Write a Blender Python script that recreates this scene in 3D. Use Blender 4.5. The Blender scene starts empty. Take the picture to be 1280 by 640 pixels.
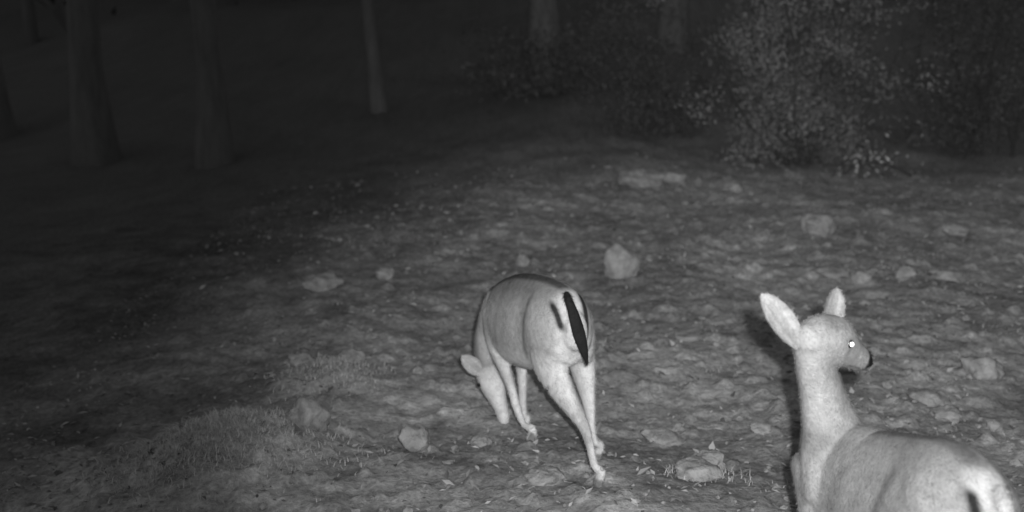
import bpy, bmesh, math, random
import numpy as np
from mathutils import Vector, Matrix
random.seed(7); rng=np.random.default_rng(7)
scene=bpy.context.scene
COL=scene.collection

# ------------------------------------------------------------------ helpers
def hsh(ix,iy,s):
    n=(ix.astype(np.int64)*374761393+iy.astype(np.int64)*668265263+s*144269504)&0x7fffffff
    n=((n^(n>>13))*1274126177)&0x7fffffff
    return ((n^(n>>16))&0xffff)/65535.0
def vn(x,y,s=0):
    ix=np.floor(x);iy=np.floor(y);fx=x-ix;fy=y-iy
    fx=fx*fx*(3-2*fx);fy=fy*fy*(3-2*fy)
    a=hsh(ix,iy,s);b=hsh(ix+1,iy,s);c=hsh(ix,iy+1,s);d=hsh(ix+1,iy+1,s)
    return (a*(1-fx)+b*fx)*(1-fy)+(c*(1-fx)+d*fx)*fy-.5
def fbm(x,y,s,o=4):
    r=0;a=1
    for i in range(o):
        r=r+a*vn(x,y,s+i*17);x=x*2.03+5.1;y=y*2.03-3.7;a*=.55
    return r
def sstep(a,b,x): t=np.clip((x-a)/(b-a),0,1);return t*t*(3-2*t)
def lipx(y): return np.interp(y,[0,4,9.3,14.6,25,60,130],[-1.9,-1.6,-.7,2,5,14,20])
def ground_z(x,y):
    x=np.asarray(x,float);y=np.asarray(y,float)
    z=np.interp(y,[-60,0,2.4,3,4.25,4.8,5.5,8,13,20,40,130],[1,.4,.12,.07,0,-.06,-.09,-.08,.05,.8,5,22])
    s=np.maximum(lipx(y)+.5*fbm(x*.5,y*.5,411,2)+.6-x,0)
    z=z-.055*s**1.5/(1+.02*s**1.5)
    z=z+.20*np.exp(-((x+1.3)**2+(y-4.65)**2)/(2*.30**2))+.09*np.exp(-((x+1.0)**2+(y-5.76)**2)/(2*.22**2))
    ca,sa=math.cos(-.5),math.sin(-.5)
    u=x*ca+y*sa; v=-x*sa+y*ca
    far=np.clip((np.hypot(x,y)-10)/30,0,1)
    clod=np.maximum(fbm(x*11,y*11,61,2)-.16,0)*.08
    z=z+.09*fbm(x*.7,y*.7,3,2)+.05*fbm(x*2.0,y*2.0,11,2)+.022*fbm(u*7,v*9,31,3)+(clod+.010*np.abs(fbm(x*19,y*19,51,2)))*(1-far)
    z=z+far*1.5*fbm(x*.12,y*.12,71,3)
    return z
def gz(x,y): return float(ground_z(np.array([x]),np.array([y]))[0])

def new_obj(name,verts,faces,mat=None,parent=None,loc=(0,0,0),smooth=True,attr=None):
    me=bpy.data.meshes.new(name)
    v=np.asarray(verts,float)-np.asarray(loc,float)
    me.from_pydata(v.tolist() if len(v)<50 else list(map(tuple,v)),[],faces if isinstance(faces,list) else faces.tolist())
    me.update()
    o=bpy.data.objects.new(name,me); COL.objects.link(o)
    if parent: o.parent=parent
    else: o.location=loc
    if mat: me.materials.append(mat)
    if smooth: me.polygons.foreach_set("use_smooth",[True]*len(me.polygons))
    if attr is not None: set_attr(me,attr)
    return o
def set_attr(me,val):
    a=me.attributes.new("shade","FLOAT","POINT"); a.data.foreach_set("value",np.asarray(val,np.float32))

def mat_new(name):
    m=bpy.data.materials.new(name);m.use_nodes=True;nt=m.node_tree
    b=nt.nodes["Principled BSDF"];b.inputs["Roughness"].default_value=.95
    b.inputs["Specular IOR Level"].default_value=.1
    return m,nt,b
def N(nt,t,**k):
    n=nt.nodes.new(t)
    for a,v in k.items(): setattr(n,a,v)
    return n
def noise(nt,scale,detail=3,rough=.6,coord=None,vscale=None,rot=.5):
    n=N(nt,"ShaderNodeTexNoise");n.inputs["Scale"].default_value=scale;n.inputs["Detail"].default_value=detail;n.inputs["Roughness"].default_value=rough
    tc=N(nt,"ShaderNodeTexCoord");src=tc.outputs["Object"]
    if vscale:
        mp=N(nt,"ShaderNodeMapping");mp.inputs["Scale"].default_value=vscale;mp.inputs["Rotation"].default_value=(0,0,rot);nt.links.new(src,mp.inputs[0]);src=mp.outputs[0]
    nt.links.new(src,n.inputs["Vector"]);return n.outputs["Fac"]
def ramp(nt,src,stops):
    r=N(nt,"ShaderNodeValToRGB")
    while len(r.color_ramp.elements)<len(stops): r.color_ramp.elements.new(.5)
    for e,(p,c) in zip(r.color_ramp.elements,stops): e.position=p;e.color=(c,c,c,1)
    nt.links.new(src,r.inputs[0]);return r.outputs[0]
def math_(nt,op,a,b):
    m=N(nt,"ShaderNodeMath",operation=op)
    for i,x in enumerate((a,b)):
        if isinstance(x,(int,float)): m.inputs[i].default_value=x
        else: nt.links.new(x,m.inputs[i])
    return m.outputs[0]
def bump(nt,b,src,strength,dist):
    n=N(nt,"ShaderNodeBump");n.inputs["Strength"].default_value=strength;n.inputs["Distance"].default_value=dist
    nt.links.new(src,n.inputs["Height"]);nt.links.new(n.outputs[0],b.inputs["Normal"])

# ground: soil tone stored per vertex (dry dirt in the clearing, forest floor and left side darkened to mimic fading lamp light) times fine grain
mg,nt,b=mat_new("dirt")
n3=noise(nt,32,4,.72)
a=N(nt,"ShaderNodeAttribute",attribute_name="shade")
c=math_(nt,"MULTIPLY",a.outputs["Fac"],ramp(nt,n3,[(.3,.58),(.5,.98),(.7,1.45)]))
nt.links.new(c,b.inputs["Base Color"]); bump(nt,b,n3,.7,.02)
ms,nt,b=mat_new("stone")
n1=noise(nt,11,5,.7)
nt.links.new(ramp(nt,n1,[(.3,.20),(.7,.48)]),b.inputs["Base Color"]);bump(nt,b,n1,.8,.04)
def mat_attr(name,lo,hi,nscale=0,namp=.3,transl=0):
    m,nt,b=mat_new(name)
    a=N(nt,"ShaderNodeAttribute",attribute_name="shade")
    mr=N(nt,"ShaderNodeMapRange");mr.inputs["To Min"].default_value=lo;mr.inputs["To Max"].default_value=hi
    nt.links.new(a.outputs["Fac"],mr.inputs[0]);c=mr.outputs[0]
    if nscale:
        c=math_(nt,"MULTIPLY",c,ramp(nt,noise(nt,nscale,4,.65),[(.3,1-namp),(.7,1+namp)]))
    nt.links.new(c,b.inputs["Base Color"]);return m
m_litter=mat_attr("dry_leaves",.12,.52)
m_grass=mat_attr("dry_grass",.30,.68)
m_leaf=mat_attr("leaf",.08,.42)
m_leafdark=mat_attr("dark_leaf",.06,.15)
m_twig,nt,b=mat_new("twig");b.inputs["Base Color"].default_value=(.06,.06,.06,1)
mb,nt,b=mat_new("bark");n1=noise(nt,8,5,.7,vscale=(1,1,.2),rot=0);nt.links.new(ramp(nt,n1,[(.3,.085),(.7,.14)]),b.inputs["Base Color"]);bump(nt,b,n1,.6,.02)
mf=mat_attr("deer_fur",0,1,34,.17)
nt=mf.node_tree;b=nt.nodes["Principled BSDF"];nn=noise(nt,120,3,.65);bump(nt,b,nn,.5,.008)
me_,nt,be=mat_new("deer_eye");be.inputs["Base Color"].default_value=(.01,.01,.01,1);be.inputs["Roughness"].default_value=.08;be.inputs["Specular IOR Level"].default_value=.6
mt_,nt,bt=mat_new("eye_shine");bt.inputs["Base Color"].default_value=(.8,.8,.8,1);bt.inputs["Emission Color"].default_value=(1,1,1,1);bt.inputs["Emission Strength"].default_value=3.0  # emission imitates lamp light thrown back by the eye

# ------------------------------------------------------------------ ground sheet
def axis(lo,hi,step,lim_lo,lim_hi,g=1.09):
    m=list(np.arange(lo,hi,step));s=step;x=m[-1]
    while x<lim_hi: s*=g;x+=s;m.append(x)
    s=step;x=m[0];pre=[]
    while x>lim_lo: s*=g;x-=s;pre.append(x)
    return np.array(pre[::-1]+m)
xs=axis(-2.6,5.2,.022,-140,140,1.05);ys=axis(3.9,11.5,.024,-60,150,1.05)
X,Y=np.meshgrid(xs,ys);Z=ground_z(X,Y)
nx,ny=len(xs),len(ys)
V=np.stack([X.ravel(),Y.ravel(),Z.ravel()],1)
idx=np.arange(nx*ny).reshape(ny,nx)
Fq=np.stack([idx[:-1,:-1].ravel(),idx[:-1,1:].ravel(),idx[1:,1:].ravel(),idx[1:,:-1].ravel()],1)
me=bpy.data.meshes.new("ground");me.vertices.add(len(V));me.vertices.foreach_set("co",V.ravel())
me.loops.add(Fq.size);me.loops.foreach_set("vertex_index",Fq.ravel().astype(np.int32))
me.polygons.add(len(Fq));me.polygons.foreach_set("loop_start",(np.arange(len(Fq))*4).astype(np.int32));me.polygons.foreach_set("loop_total",np.full(len(Fq),4,np.int32))
me.update(calc_edges=True);me.materials.append(mg);me.polygons.foreach_set("use_smooth",[True]*len(Fq))
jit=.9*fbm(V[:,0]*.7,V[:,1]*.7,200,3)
lamp_fade=np.maximum(sstep(-1.6,3.0,lipx(V[:,1])-V[:,0]+jit),.8*sstep(8.5,16,V[:,1]+jit*2))  # lamp fade-off painted into the soil tone, leftward and far
x_,y_=V[:,0],V[:,1];u_=x_*.88-y_*.48;v_=x_*.48+y_*.88
fd=np.clip(1-(np.hypot(x_,y_)-9)/8,.25,1)
tone=.33*(1+.55*fd*fbm(x_*1.1,y_*1.1,210,2))*(1+.55*fd*fbm(u_*4,v_*6,220,3))*(1+.38*fd*fbm(x_*14,y_*17,230,2))
md=np.exp(-((x_+1.3)**2+(y_-4.6)**2)/(2*.4**2));lamp_fade=lamp_fade*(1-.9*md)  # mound soil kept lighter so it looks lit by the lamp
tone=np.clip(tone*(1+.35*md),.10,.62)*(1-.68*lamp_fade)
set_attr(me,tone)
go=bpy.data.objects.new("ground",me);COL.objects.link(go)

# ------------------------------------------------------------------ rocks
def rock(x,y,w,h,seed,d=None,sink=.30,name="rock",sub=4,rough=.24):
    bm=bmesh.new();bmesh.ops.create_icosphere(bm,subdivisions=sub,radius=1)
    r=np.random.default_rng(seed);pl=[(Vector(r.normal(size=3)).normalized(),r.uniform(.62,.92)) for _ in range(8)]
    from mathutils import noise as mn
    off=Vector(r.uniform(-50,50,3))
    for v in bm.verts:
        p=v.co.copy()
        for n,dd in pl:
            t=p.dot(n)
            if t>dd: p-=n*(t-dd)*.85
        p*=1+rough*mn.fractal(p*1.7+off,1,2,4)+.05*mn.noise(p*7+off)
        v.co=Vector((p.x*w/2,p.y*(d or w)/2,p.z*h/2))
    me=bpy.data.meshes.new(name);bm.to_mesh(me);bm.free();me.materials.append(ms)
    me.polygons.foreach_set("use_smooth",[True]*len(me.polygons))
    o=bpy.data.objects.new(name,me);COL.objects.link(o)
    o.location=(x,y,gz(x,y)+h/2*(1-sink*2)+0);o.rotation_euler=(0,0,r.uniform(0,6))
    return o
rock(.83,8.1,.30,.35,100,rough=.08)
for i,(x,y,w,h) in enumerate([(-.96,8.04,.15,.12),(.08,8.53,.12,.12),(-1.40,7.87,.30,.16),(-.45,4.69,.15,.15),(-.95,4.82,.19,.19),
  (.72,4.98,.22,.08),(2.66,5.88,.22,.18),(2.2,5.44,.21,.10),(2.23,5.24,.17,.10),(.80,4.4,.20,.10),(.88,4.5,.13,.10),(2.65,9.3,.3,.26),(2.92,7.87,.15,.12),
  (3.27,7.95,.28,.11),(2.57,7.8,.15,.11),(2.43,8.05,.28,.08),(2.27,11.1,.24,.16),(1.37,11.5,.5,.22),(1.75,11.7,.35,.16),(-.15,4.82,.1,.06),(1.22,5.0,.11,.05),
  (.14,4.3,.17,.07),(-.92,6.0,.14,.10),(-1.2,5.9,.15,.12),(3.9,9.4,.3,.12),(1.1,6.6,.18,.05),(4.2,7.4,.25,.08)]):
    rock(x,y,w,h,101+i)
def scatter_gravel(n):
    bm=bmesh.new();bmesh.ops.create_icosphere(bm,subdivisions=1,radius=1)
    bv=np.array([v.co[:] for v in bm.verts]);bf=np.array([[v.index for v in f.verts] for f in bm.faces]);bm.free()
    x=rng.uniform(-2,6,n);y=4+8*rng.random(n)**1.3
    keep=fbm(x*1.2,y*1.2,91,2)+rng.uniform(-.3,.3,n)>-.05;x=x[keep];y=y[keep];n=len(x)
    s=np.exp(rng.normal(-4.65,.5,n));s=np.minimum(s,.04);z=ground_z(x,y)
    vs=[];fs=[]
    for i in range(n):
        v=bv*(1+rng.uniform(-.25,.25,(len(bv),1)))*s[i]*np.array([rng.uniform(.8,1.4),rng.uniform(.8,1.4),rng.uniform(.5,.9)])
        a=rng.uniform(0,6.3);c,sn=math.cos(a),math.sin(a)
        v=v@np.array([[c,sn,0],[-sn,c,0],[0,0,1]])
        vs.append(v+[x[i],y[i],z[i]+s[i]*.2]);fs.append(bf+i*len(bv))
    new_obj("gravel",np.concatenate(vs),np.concatenate(fs),ms,smooth=False)
scatter_gravel(2000)
def quads(c,size,nrm_up,shade,name,mat,asp=1.7,parent=None):
    n=len(c);a=rng.normal(size=(n,3));u=rng.normal(size=(n,3))
    if nrm_up>0: a=a*(1-nrm_up)+np.array([0,0,1])*nrm_up*2
    a/=np.linalg.norm(a,axis=1,keepdims=True);u=np.cross(a,u);u/=np.linalg.norm(u,axis=1,keepdims=True);w=np.cross(a,u)
    s=size[:,None];v=np.empty((n,4,3))
    v[:,0]=c-u*s*asp*.5;v[:,1]=c+w*s*.32+a*s*.12;v[:,2]=c+u*s*asp*.5;v[:,3]=c-w*s*.32+a*s*.12
    f=np.arange(n*4).reshape(n,4)
    return new_obj(name,v.reshape(-1,3),f,mat,parent=parent,smooth=False,attr=np.repeat(shade,4))
n=26000;x=rng.uniform(-3,6.5,n);y=3.9+9*rng.random(n)**1.2
k=fbm(x*1.5,y*1.5,120,3)+rng.uniform(-.5,.5,n)>0.0;x=x[k];y=y[k]
c=np.stack([x,y,ground_z(x,y)+.004],1)
quads(c,np.exp(rng.normal(-3.95,.4,len(c))),.6,rng.random(len(c))**1.3,"leaf_litter",m_litter)
def grass(name,pts,hgt,seed):
    r=np.random.default_rng(seed);n=len(pts);h=hgt*r.uniform(.4,1.2,n);az=r.uniform(0,6.28,n);le=r.uniform(.6,2.2,n)
    d=np.stack([np.cos(az),np.sin(az),np.zeros(n)],1);p=np.stack([-d[:,1],d[:,0],d[:,2]],1);w=.0018
    v=np.empty((n,5,3))
    up=np.array([0,0,1.])
    m=pts+up*h[:,None]*.6+d*(h*le*.25)[:,None];t=pts+up*h[:,None]*.8+d*(h*le*.8)[:,None]
    v[:,0]=pts-p*w;v[:,1]=pts+p*w;v[:,2]=m+p*w*.8;v[:,3]=m-p*w*.8;v[:,4]=t
    vi=np.arange(n)*5
    f=[(a,a+1,a+2,a+3) for a in vi]+[(a+3,a+2,a+4) for a in vi]
    new_obj(name,v.reshape(-1,3),f,m_grass,smooth=False,attr=np.repeat(r.random(n),5))
def gp(cx,cy,sx,sy,n):
    x=rng.normal(cx,sx,n);y=rng.normal(cy,sy,n);return np.stack([x,y,ground_z(x,y)-.005],1)
pts=[gp(-1.3,4.55,.24,.2,5000),gp(-1.02,5.76,.15,.13,1200),gp(.83,4.42,.10,.06,300),gp(1.5,11.4,.6,.4,700)]
for _ in range(35):
    cx,cy=rng.uniform(-1.5,6),rng.uniform(4.3,11);pts.append(gp(cx,cy,.06,.06,18))
grass("grass",np.concatenate(pts),.035,5)

# ------------------------------------------------------------------ tubes
def loft(st,lat,seg=20,sub=5,egg=0.0,closed=True):
    A=np.array([s[:5] for s in st],float);n=len(A)
    E=np.vstack([2*A[0]-A[1],A,2*A[-1]-A[-2]]);R=[]
    for i in range(n-1):
        p0,p1,p2,p3=E[i],E[i+1],E[i+2],E[i+3]
        for k in range(sub):
            t=k/sub;R.append(.5*((2*p1)+(-p0+p2)*t+(2*p0-5*p1+4*p2-p3)*t*t+(-p0+3*p1-3*p2+p3)*t**3))
    R.append(A[-1]);R=np.array(R);R[:,3:]=np.maximum(R[:,3:],.003)
    T=np.gradient(R[:,:3],axis=0);T/=np.linalg.norm(T,axis=1,keepdims=True)
    def cap(r,t,sgn):
        out=[]
        for q in (.95,.8,.5):
            k=math.sqrt(1-q*q);rr=r.copy();rr[:3]=r[:3]+sgn*t*min(r[3],r[4])*q;rr[3:]=r[3:]*k;out.append(rr)
        return out
    c0=cap(R[0],T[0],-1);c1=cap(R[-1],T[-1],1)[::-1]
    R=np.vstack([c0,R,c1]);T=np.vstack([[T[0]]*3,T,[T[-1]]*3])
    L=np.array(lat,float);V=[]
    for r,t in zip(R,T):
        l=L-t*L.dot(t);l/=np.linalg.norm(l);u=np.cross(l,t)
        if u[2]<0 and abs(t[2])<.7:u=-u
        for j in range(seg):
            a=2*math.pi*j/seg
            V.append(r[:3]+l*math.cos(a)*r[3]*(1-egg*math.sin(a))+u*math.sin(a)*r[4])
    m=len(R);F=[]
    for i in range(m-1):
        for j in range(seg):
            F.append([i*seg+j,i*seg+(j+1)%seg,(i+1)*seg+(j+1)%seg,(i+1)*seg+j])
    F.append(list(range(seg))[::-1]);F.append([(m-1)*seg+j for j in range(seg)])
    return np.array(V),F
def merge(parts):
    vs=[];fs=[];o=0
    for v,f in parts:
        vs.append(v);fs+= [[i+o for i in q] for q in f];o+=len(v)
    return np.concatenate(vs),fs
def unify(parts,voxel,it):
    v,f=merge(parts);me=bpy.data.meshes.new("tmp");me.from_pydata(list(map(tuple,v)),[],f)
    bm=bmesh.new();bm.from_mesh(me);bmesh.ops.recalc_face_normals(bm,faces=bm.faces);bm.to_mesh(me);bm.free()
    o=bpy.data.objects.new("tmp",me);COL.objects.link(o)
    md=o.modifiers.new("r","REMESH");md.mode="VOXEL";md.voxel_size=voxel;md.use_smooth_shade=True
    sm=o.modifiers.new("s","SMOOTH");sm.factor=.6;sm.iterations=it
    dg=bpy.context.evaluated_depsgraph_get();res=bpy.data.meshes.new_from_object(o.evaluated_get(dg))
    bpy.data.objects.remove(o);return res

def ear(base,tip,face,width,thick=.004,curl=.5,inner=.60):
    base=np.array(base,float);tip=np.array(tip,float);ax=tip-base;Ln=np.linalg.norm(ax);ax/=Ln
    f=np.array(face,float);f-=ax*f.dot(ax);f/=np.linalg.norm(f);s=np.cross(ax,f)
    nu,nv=16,13;V=[];sh=[]
    for side in (1,-1):
        for i in range(nu+1):
            t=i/nu;w=width*(np.interp(t,[0,.12,.3,.5,.7,.85,.95,1],[.45,.66,.92,1,.88,.63,.36,.08]))
            cu=curl*(1-.55*t)
            for j in range(nv):
                q=-1+2*j/(nv-1);ang=q*cu*2.0
                rad=w/ max(cu*2.0,.2)
                p=base+ax*(t*Ln-.01)+s*math.sin(ang)*rad*1.0+f*((1-math.cos(ang))*rad)
                th=thick*(1-abs(q)**3)*(1-t*.6)
                V.append(p-f*th*(0 if side==1 else 1.6));
                sh.append((inner-.22*sstep(.75,1,abs(q))+.05*math.sin(j*2.2)-.25*math.exp(-(q/.35)**2)*(1-t)) if side==1 else .45)
    F=[];S=(nu+1)*nv
    for i in range(nu):
        for j in range(nv-1):
            a=i*nv+j;F.append([a,a+1,a+nv+1,a+nv]);F.append([S+a+nv,S+a+nv+1,S+a+1,S+a])
        a=i*nv;F.append([a,a+nv,S+a+nv,S+a]);a=i*nv+nv-1;F.append([a+nv,a,S+a,S+a+nv])
    return np.array(V),F,np.array(sh)

def fur(name,me,shade,flow,n,length,parent,origin):
    nv=len(me.vertices);co=np.empty(nv*3);me.vertices.foreach_get("co",co);co=co.reshape(-1,3)
    no=np.empty(nv*3);me.vertices.foreach_get("normal",no);no=no.reshape(-1,3)
    me.calc_loop_triangles();T=np.empty(len(me.loop_triangles)*3,np.int32);me.loop_triangles.foreach_get("vertices",T);T=T.reshape(-1,3)
    ar=np.linalg.norm(np.cross(co[T[:,1]]-co[T[:,0]],co[T[:,2]]-co[T[:,0]]),axis=1);ar/=ar.sum()
    t=rng.choice(len(T),n,p=ar);b=rng.dirichlet((1,1,1),n)
    p=(co[T[t]]*b[:,:,None]).sum(1);nm=(no[T[t]]*b[:,:,None]).sum(1);sh=(shade[T[t]]*b).sum(1)
    fl=np.array(flow,float)+rng.normal(size=(n,3))*.25;fl=fl-nm*(fl*nm).sum(1)[:,None];fl/=np.linalg.norm(fl,axis=1)[:,None]+1e-6
    d=fl+nm*rng.uniform(.2,.55,n)[:,None];d/=np.linalg.norm(d,axis=1)[:,None]
    w=np.cross(d,nm);w/=np.linalg.norm(w,axis=1)[:,None]+1e-6
    L=length*rng.uniform(.5,1.3,n);
    v=np.empty((n,3,3));v[:,0]=p-w*.001-nm*.001;v[:,1]=p+w*.001-nm*.001;v[:,2]=p+d*L[:,None]
    return new_obj(name,v.reshape(-1,3)+0,np.arange(n*3).reshape(n,3),mf,parent=parent,smooth=False,attr=np.repeat(np.clip(sh*rng.uniform(.65,1.25,n),0,1),3))

def sphere(name,c,r,mat,parent):
    bm=bmesh.new();bmesh.ops.create_uvsphere(bm,u_segments=20,v_segments=12,radius=r)
    me=bpy.data.meshes.new(name);bm.to_mesh(me);bm.free();me.materials.append(mat);me.polygons.foreach_set("use_smooth",[True]*len(me.polygons))
    o=bpy.data.objects.new(name,me);COL.objects.link(o);o.location=c;o.parent=parent;return o

def build_deer(origin,Fv,torso,necks,head_dir_pts,legs,haunches,ears,eyes,shade_fn,tail,flow,head_lat,extra=[]):
    root=bpy.data.objects.new("deer",None);COL.objects.link(root);root.location=origin
    Fv=np.array(Fv,float);Fv/=np.linalg.norm(Fv);R=np.array([Fv[1],-Fv[0],0]);O=np.array(origin)
    parts=[]
    parts.append(loft([(x,y,(t+b_)/2,hw,(t-b_)/2) for x,y,t,b_,hw in torso],R,seg=32,sub=6,egg=.10))
    parts.append(loft(necks,head_lat[0],seg=24))
    parts.append(loft(head_dir_pts,head_lat[1],seg=24))
    for l in legs+haunches+extra: parts.append(loft(l,R,seg=18,sub=5))
    parts=[(v-O,f) for v,f in parts]
    me=unify(parts,.0062,5);me.name="body"
    nv=len(me.vertices);co=np.empty(nv*3);me.vertices.foreach_get("co",co);co=co.reshape(-1,3)+O
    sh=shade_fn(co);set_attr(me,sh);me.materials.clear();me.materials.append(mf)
    bo=bpy.data.objects.new("body",me);COL.objects.link(bo);bo.parent=root
    fur("fur",me,sh,flow,55000,.014,root,O)
    for i,e in enumerate(ears):
        v,f,s=ear(*e);o=new_obj("ear_%d"%(i+1),v-O,f,mf,parent=root,attr=s)
        fur("ear_hair_%d"%(i+1),o.data,s,np.array(e[1])-np.array(e[0]),1800,.010,root,O)
    for i,(c,r,shine) in enumerate(eyes):
        sphere("eye_%d"%(i+1),Vector(c)-Vector(origin),r,me_,root)
        if shine: sphere("eye_glow_%d"%(i+1),Vector(shine)-Vector(origin),r*.5,mt_,root)  # small glowing ball stands in for the eye's reflection
    v,f=loft(tail[0],tail[1],seg=16,sub=6)
    s=tail[2](v);o=new_obj("tail",v-O,f,mf,parent=root,attr=s)
    fur("tail_hair",o.data,s,(0,0,-1),5000,.022,root,O)
    return root

# ---------------------------------------------------------------- deer A (grazing, seen from behind)
F1=np.array([-.44,.9,0]);F1/=np.linalg.norm(F1);R1=np.array([F1[1],-F1[0],0]);T1=np.array([.265,4.30,0])
tor1=[(.258,4.31,.80,.62,.055),(.238,4.36,.862,.55,.105),(.195,4.47,.875,.50,.132),(.14,4.60,.862,.445,.118),(.075,4.74,.832,.40,.126),(.015,4.87,.78,.370,.122),(-.045,4.98,.72,.37,.094),(-.085,5.06,.665,.42,.065)]
def g(x,y): return gz(x,y)
def leg(pts,hoof,rh=.021):
    x,y=hoof;z=g(x,y)
    return pts+[(x,y,z+.075,.018,.020),(x+F1[0]*.01,y+F1[1]*.01,z+.04,.018,.021),(x+F1[0]*.025,y+F1[1]*.025,z+.012,.021,.027)]
legs1=[
 leg([(-.095,4.96,.60,.035,.09),(-.080,4.90,.48,.038,.068),(-.048,4.86,.385,.031,.046),(-.008,4.845,.27,.021,.027),(.022,4.83,.165,.019,.022),(.055,4.80,.09,.0145,.016)],(.098,4.755)),
 leg([(.01,5.02,.60,.035,.09),(.025,5.01,.46,.036,.06),(.043,5.0,.34,.028,.040),(.05,5.0,.22,.020,.026),(.052,5.01,.12,.018,.021),(.060,5.02,.05,.0145,.016)],(.072,5.03)),
 leg([(.160,4.42,.74,.055,.11),(.150,4.43,.64,.060,.130),(.155,4.43,.545,.060,.118),(.185,4.40,.475,.052,.094),(.228,4.34,.41,.040,.066),(.278,4.27,.345,.027,.041),(.303,4.24,.30,.0205,.031),(.322,4.225,.24,.017,.021),(.343,4.21,.15,.0155,.018)],(.370,4.195)),
 leg([(.275,4.47,.74,.050,.11),(.288,4.52,.64,.052,.12),(.290,4.59,.54,.052,.11),(.310,4.60,.455,.048,.084),(.328,4.57,.37,.036,.057),(.340,4.51,.29,.022,.034),(.348,4.50,.22,.017,.021),(.362,4.50,.14,.0155,.018)],(.390,4.52))]
neck1=[(-.04,4.98,.60,.080,.13),(-.085,5.06,.50,.072,.10),(-.12,5.13,.40,.058,.078),(-.134,5.18,.31,.050,.064),(-.130,5.21,.245,.048,.056)]
head1=[(-.125,5.205,.255,.047,.054),(-.113,5.20,.195,.064,.074),(-.093,5.19,.13,.060,.072),(-.073,5.18,.070,.042,.055),(-.053,5.172,.015,.032,.042),(-.042,5.165,-.025,.030,.036),(-.039,5.16,-.040,.024,.026)]
ears1=[((-.155,5.165,.215),(-.252,5.10,.330),(.25,-1,.1),.044),((-.07,5.235,.235),(-.01,5.32,.32),(.3,-.8,.3),.040)]
def shade1(p):
    s=(p-T1)@F1;l=(p-T1)@R1;z=p[:,2]
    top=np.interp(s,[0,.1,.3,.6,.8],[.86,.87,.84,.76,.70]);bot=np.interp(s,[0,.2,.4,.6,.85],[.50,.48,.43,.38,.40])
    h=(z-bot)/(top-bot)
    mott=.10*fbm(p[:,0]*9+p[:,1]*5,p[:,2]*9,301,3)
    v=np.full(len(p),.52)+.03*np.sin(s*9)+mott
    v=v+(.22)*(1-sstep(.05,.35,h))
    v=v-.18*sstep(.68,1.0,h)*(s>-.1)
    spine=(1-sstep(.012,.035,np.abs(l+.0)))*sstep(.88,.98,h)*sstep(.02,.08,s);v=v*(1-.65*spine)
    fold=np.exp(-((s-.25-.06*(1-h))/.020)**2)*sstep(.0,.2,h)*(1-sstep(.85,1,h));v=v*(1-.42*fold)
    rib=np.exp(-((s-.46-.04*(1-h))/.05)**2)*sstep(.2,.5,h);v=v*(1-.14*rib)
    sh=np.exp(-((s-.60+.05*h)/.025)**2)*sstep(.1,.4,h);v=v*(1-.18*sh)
    back=1-sstep(.06,.13,s)
    patch=back*(1-sstep(.065,.09,np.abs(l)))*sstep(.42,.5,z)
    v=v*(1-patch)+.76*patch
    al=np.exp(-((l+.070-.12*(.80-z))/.010)**2)*sstep(.70,.74,z)*(1-sstep(.82,.85,z))
    ar=np.exp(-((l-.060+.05*(.80-z))/.016)**2)*sstep(.64,.72,z)*(1-sstep(.83,.86,z))
    v=v*(1-.93*np.clip(back*(al+ar)*1.5,0,1))
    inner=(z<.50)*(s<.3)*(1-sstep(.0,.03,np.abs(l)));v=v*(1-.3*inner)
    neck=sstep(.86,.95,s)*(z<.6);v=v*(1-.42*neck*sstep(.16,.26,z))
    hz=z-ground_z(p[:,0],p[:,1]);hoof=(1-sstep(.03,.045,hz))*(s<.8);v=v*(1-.6*hoof)
    return np.clip(v,.02,.95)
def tsh1(t): return np.full(len(t),.03)
tail1=([(.222,4.30,.868,.010,.012),(.234,4.262,.842,.016,.013),(.252,4.235,.79,.024,.014),(.272,4.225,.72,.027,.013),(.292,4.230,.65,.018,.010),(.306,4.24,.595,.005,.005)],R1,tsh1)
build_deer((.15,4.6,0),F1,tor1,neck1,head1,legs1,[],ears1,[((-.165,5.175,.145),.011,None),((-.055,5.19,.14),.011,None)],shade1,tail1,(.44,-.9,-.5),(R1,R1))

# ---------------------------------------------------------------- deer B (near, looking round)
F2=np.array([-.24,.97,0]);F2/=np.linalg.norm(F2);R2=np.array([F2[1],-F2[0],0]);T2=np.array([1.165,2.42,0])
tor2=[(1.168,2.42,.89,.70,.07),(1.155,2.47,.945,.64,.125),(1.13,2.56,.968,.58,.148),(1.10,2.70,.925,.53,.138),(1.06,2.86,.87,.47,.142),(1.02,3.0,.83,.44,.132),(.985,3.10,.79,.45,.11),(.965,3.17,.73,.50,.080)]
def leg2(pts,hoof):
    x,y=hoof;z=g(x,y);return pts+[(x,y,z+.07,.019,.021),(x,y,z+.035,.019,.022),(x-.004,y+.018,z+.01,.022,.028)]
legs2=[leg2([(.905,3.05,.68,.045,.11),(.91,3.02,.52,.035,.055),(.915,3.01,.42,.026,.034),(.915,3.02,.30,.022,.024),(.915,3.02,.2,.015,.016)],(.915,3.03)),
 leg2([(1.06,3.08,.66,.04,.10),(1.06,3.06,.52,.035,.055),(1.06,3.05,.42,.026,.034),(1.06,3.07,.30,.022,.024),(1.06,3.07,.2,.015,.016)],(1.06,3.08)),
 leg2([(1.062,2.52,.82,.066,.12),(1.052,2.58,.72,.070,.125),(1.05,2.62,.62,.055,.085),(1.06,2.56,.53,.034,.05),(1.065,2.47,.43,.022,.032),(1.065,2.48,.30,.016,.019)],(1.065,2.50)),
 leg2([(1.215,2.56,.82,.062,.12),(1.215,2.62,.72,.06,.125),(1.21,2.68,.62,.055,.085),(1.21,2.62,.53,.034,.05),(1.21,2.53,.43,.022,.032),(1.21,2.54,.30,.016,.019)],(1.21,2.56))]
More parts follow.
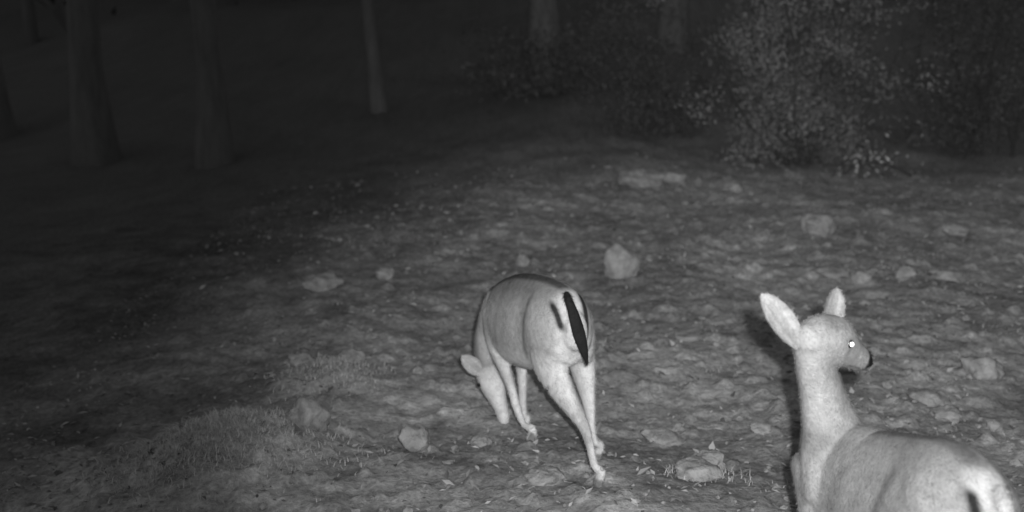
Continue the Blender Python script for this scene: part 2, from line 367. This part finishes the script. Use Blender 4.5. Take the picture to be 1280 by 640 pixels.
Hl=np.array([.6,-.8,0])
neck2=[(1.0,3.05,.64,.11,.15),(.972,3.07,.74,.088,.125),(.942,3.06,.835,.066,.090),(.907,3.03,.94,.054,.070),(.875,3.0,1.03,.049,.060),(.857,2.98,1.09,.048,.054)]
head2=[(.846,2.965,1.120,.048,.046),(.880,2.99,1.118,.059,.063),(.925,3.02,1.097,.059,.071),(.960,3.045,1.070,.049,.060),(.995,3.068,1.042,.037,.047),(1.025,3.085,1.020,.032,.040),(1.045,3.097,1.006,.029,.034),(1.052,3.10,1.001,.024,.028)]
ears2=[((.806,2.95,1.108),(.686,2.93,1.268),(.35,-1,.2),.043),((.905,3.02,1.135),(.943,3.06,1.250),(.35,-.9,.0),.042,.004,.55,.5)]
def shade2(p):
    s=(p-T2)@F2;l=(p-T2)@R2;z=p[:,2]
    top=np.interp(s,[0,.15,.3,.6,.8],[.93,.97,.93,.82,.76]);bot=np.interp(s,[0,.2,.4,.6,.85],[.62,.56,.5,.45,.46])
    h=(z-bot)/(top-bot)
    mott=.13*fbm(p[:,0]*9+p[:,1]*8,p[:,2]*9,331,3)
    v=np.full(len(p),.43)+.03*np.sin(s*11+1)+mott
    v=v+.14*(1-sstep(.05,.5,h));v=v-.10*sstep(.78,1,h)*(z<.99)*(1-sstep(.6,.75,s))
    spine=(1-sstep(.012,.040,np.abs(l)))*sstep(.90,.98,h)*(s<.6);v=v*(1-.40*spine)
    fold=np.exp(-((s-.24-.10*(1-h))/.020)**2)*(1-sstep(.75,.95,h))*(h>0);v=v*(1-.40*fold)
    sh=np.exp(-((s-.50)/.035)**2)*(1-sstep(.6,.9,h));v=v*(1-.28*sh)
    nk=sstep(.80,.86,z)*(s>.5);v=v*(1-nk)+(.52+mott)*nk
    front=(p[:,1]>2.9)&(z>.93)
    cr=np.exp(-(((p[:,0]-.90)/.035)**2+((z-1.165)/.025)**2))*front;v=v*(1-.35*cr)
    back=1-sstep(.05,.10,s);patch=back*(1-sstep(.040,.06,np.abs(l)))*sstep(.5,.6,z);v=v*(1-patch)+.66*patch
    arc=(1-sstep(.07,.11,s))*np.exp(-((np.abs(l)-.050)/.012)**2)*sstep(.72,.78,z)*(1-sstep(.89,.92,z));v=v*(1-.93*np.clip(arc*1.4,0,1))
    A=np.array([.85,2.965,1.125]);B=np.array([1.055,3.10,.998]);d=(B-A)/np.linalg.norm(B-A);hs=(p-A)@d
    nose=sstep(.244,.254,hs)*front*sstep(.985,.995,z);v=v*(1-.93*nose)
    muz=sstep(.16,.22,hs)*front;v=v*(1-.25*muz)
    mouth=np.exp(-(((z-(.992-.5*(p[:,0]-1.03)))/.004))**2)*(p[:,0]>.985)*front;v=v*(1-.65*mouth)
    E=np.array([.962,2.985,1.098]);er=np.exp(-(np.linalg.norm(p-E,axis=1)/.020)**2);v=v*(1-.55*er)
    hz=z-ground_z(p[:,0],p[:,1]);v=v*(1-.8*(1-sstep(.03,.045,hz)))
    return np.clip(v,.02,.95)
tail2=([(1.163,2.40,.925,.012,.013),(1.166,2.365,.895,.017,.014),(1.168,2.35,.83,.020,.013),(1.168,2.35,.76,.019,.012),(1.168,2.36,.70,.014,.009),(1.166,2.37,.65,.004,.004)],R2,
  lambda v: np.full(len(v),.62))
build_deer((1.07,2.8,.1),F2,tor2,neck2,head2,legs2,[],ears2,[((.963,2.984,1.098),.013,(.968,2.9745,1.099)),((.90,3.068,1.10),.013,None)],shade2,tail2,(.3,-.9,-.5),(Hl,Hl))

# ---------------------------------------------------------------- trees and shrubs
def limb(p,q,r0,r1,bend,r):
    p=np.array(p,float);q=np.array(q,float);st=[]
    m=r.normal(size=3)*bend*np.linalg.norm(q-p)
    for t in (0,.25,.5,.75,1):
        c=p+(q-p)*t+m*math.sin(t*math.pi);rr=r0+(r1-r0)*t;st.append((*c,rr,rr))
    d=(q-p)/np.linalg.norm(q-p);lat=np.cross(d,[.3,.2,1.]);
    return loft(st,lat,seg=6,sub=2),[s[:3] for s in st]
def tree(x,y,h,r0,lean,seed,name="tree"):
    r=np.random.default_rng(seed);z0=gz(x,y)-.2;parts=[];tips=[]
    st=[]
    for t in np.linspace(0,1,9):
        w=.12*math.sin(t*7+seed)*min(1,t*3);rr=r0*(1-t*.8)*(1+.5*math.exp(-t*30))
        st.append((x+lean[0]*h*t+w,y+lean[1]*h*t+w*.5,z0+h*t,rr,rr))
    parts.append(loft(st,(1,0,0),seg=14,sub=4))
    for i in range(14):
        t=r.uniform(.55,.97);c=np.array([np.interp(t,np.linspace(0,1,9),[s[k] for s in st]) for k in range(3)])
        a=r.uniform(0,6.28);L=h*.28*(1.25-t)*r.uniform(.7,1.3);q=c+np.array([math.cos(a)*L,math.sin(a)*L,L*r.uniform(.2,.7)])
        pt,ps=limb(c,q,r0*.35*(1.1-t),.01,.08,r);parts.append(pt);tips+=ps[1:]
        for k in range(2):
            cc=np.array(ps[r.integers(1,4)]);qq=cc+r.normal(size=3)*L*.3;pt,p2=limb(cc,qq,.02,.006,.08,r);parts.append(pt);tips+=p2[2:]
    v,f=merge(parts);O=np.array([x,y,z0]);root=bpy.data.objects.new(name,None);COL.objects.link(root);root.location=O
    new_obj("trunk",v-O,f,mb,parent=root)
    tips=np.array(tips);n=4000;c=tips[r.integers(0,len(tips),n)]+r.normal(size=(n,3))*.28
    quads(c-O,r.uniform(.04,.08,n),0,np.clip(r.random(n)*.6+.2*np.sin(c[:,0]*3)+.2,0,1),"crown",m_leafdark,parent=root)
for i,(x,y,h,r0,le) in enumerate([(-4.1,15,12,.20,(.01,0)),(-2.1,17.5,12,.11,(-.05,.0)),(.55,18,12,.25,(0,0)),(-6.1,16,12,.26,(-.02,0)),(8.0,16.5,11,.16,(.02,0)),(6.6,15.5,11,.09,(-.02,0)),
   (3.0,21,12,.25,(.02,0)),(-9,19,12,.28,(.02,0)),(10.5,14,11,.22,(0,0)),(5.2,19,11,.18,(0.03,0))]):
    tree(x,y,h,r0,le,40+i)

def shrub(name,cx,cy,rx,ry,h,n,seed,leafmat,size,stems=18,low=.2):
    r=np.random.default_rng(seed);z0=gz(cx,cy)-.1;O=np.array([cx,cy,z0]);parts=[];tips=[]
    for i in range(stems):
        a=r.uniform(0,6.28);q=O+[math.cos(a)*rx*r.uniform(.2,1),math.sin(a)*ry*r.uniform(.2,1),h*r.uniform(.45,1)]
        pt,ps=limb(O+r.normal(size=3)*[.25,.15,0],q,.014,.004,.1,r);parts.append(pt);tips+=ps[1:]
        for k in range(5):
            c=np.array(ps[r.integers(1,5)]);qq=c+r.normal(size=3)*[.5,.5,.35]*rx*.5
            qq[2]=max(qq[2],z0+low);pt,p2=limb(c,qq,.006,.002,.12,r);parts.append(pt);tips+=p2[1:];tips+=p2[2:]
    v,f=merge(parts);root=bpy.data.objects.new(name,None);COL.objects.link(root);root.location=O
    new_obj("stems",v-O,f,m_twig,parent=root)
    tips=np.array(tips);w=r.random(len(tips))**4;w/=w.sum();ci=r.choice(len(tips),n,p=w)
    c=tips[ci]+r.normal(size=(n,3))*.12
    tone=r.random(len(tips))**2.2;sh=np.clip(tone[ci]*.8+r.random(n)*.25-.05,0,1)
    quads(c-O,r.uniform(.5,1.4,n)*size,0,sh,"leaves",leafmat,parent=root)
shrub("shrub",3.3,12.8,1.7,1.1,3.4,28000,1,m_leaf,.025,stems=22)
shrub("shrub",1.9,14.2,1.2,1.0,1.6,8000,2,m_leafdark,.032)
shrub("shrub",5.8,13.6,1.6,1.2,2.6,14000,3,m_leafdark,.032)
shrub("shrub",.2,17,2.0,1.2,1.0,4000,4,m_leafdark,.05)
shrub("shrub",3.75,11.9,.2,.2,.5,110,6,m_grass,.035,stems=5,low=.15)
# distant forest mass
r=np.random.default_rng(77);parts=[]
for i in range(110):
    y=r.uniform(28,60);x=r.uniform(-.9,.9)*y;z=float(ground_z(x,y))-.3;hh=r.uniform(9,14);rr=r.uniform(.1,.28);lx=r.normal()*.4
    parts.append(loft([(x,y,z,rr,rr),(x+lx*.5,y,z+hh*.5,rr*.7,rr*.7),(x+lx,y,z+hh,rr*.2,rr*.2)],(1,0,0),seg=8,sub=2))
v,f=merge(parts);dt=bpy.data.objects.new("distant_trees",None);COL.objects.link(dt)
new_obj("trunks",v,f,mb,parent=dt)
n=20000;y=r.uniform(26,62,n);x=r.uniform(-.95,.95,n)*y;z=ground_z(x,y)+r.uniform(.2,13,n)
k=np.sin(x*.9+2*np.sin(y*.4))+np.cos(z*.9+x*.3)+r.normal(size=n)*.6>0
c=np.stack([x,y,z],1)[k];quads(c,r.uniform(.25,.6,len(c)),0,r.random(len(c)),"foliage",m_leafdark,parent=dt)

# ---------------------------------------------------------------- world, lamp, camera
w=bpy.data.worlds.new("World");scene.world=w;w.use_nodes=True;nt=w.node_tree;bg=nt.nodes["Background"]
sky=nt.nodes.new("ShaderNodeTexSky");sky.sky_type="NISHITA";sky.sun_disc=False;sky.sun_elevation=math.radians(4);sky.sun_rotation=math.radians(40)
bw=nt.nodes.new("ShaderNodeRGBToBW");nt.links.new(sky.outputs[0],bw.inputs[0]);nt.links.new(bw.outputs[0],bg.inputs["Color"]);bg.inputs["Strength"].default_value=.145
ld=bpy.data.lights.new("infrared_lamp","SPOT");lo=bpy.data.objects.new("infrared_lamp",ld);COL.objects.link(lo)
ld.energy=500;ld.spot_size=math.radians(64);ld.spot_blend=1;ld.shadow_soft_size=.02
ld.use_nodes=True;ln=ld.node_tree;em=[q for q in ln.nodes if q.type=="EMISSION"][0]
lf=ln.nodes.new("ShaderNodeLightFalloff");lf.inputs["Strength"].default_value=.35;ln.links.new(lf.outputs["Linear"],em.inputs["Strength"])
lo.location=(.08,.0,2.19)
lo.rotation_euler=(Vector((1.6,6.4,0.0))-Vector(lo.location)).to_track_quat("-Z","Y").to_euler()
cd=bpy.data.cameras.new("camera");co=bpy.data.objects.new("camera",cd);COL.objects.link(co);scene.camera=co
cd.lens=36*1372/1280;cd.clip_end=500;cd.clip_start=.05;co.location=(0,0,2.1);co.rotation_euler=(math.radians(90-14),0,0)
cd.dof.use_dof=True;cd.dof.focus_distance=4.0;cd.dof.aperture_fstop=1.8
scene.view_settings.view_transform="Standard";scene.view_settings.look="None";scene.view_settings.exposure=0
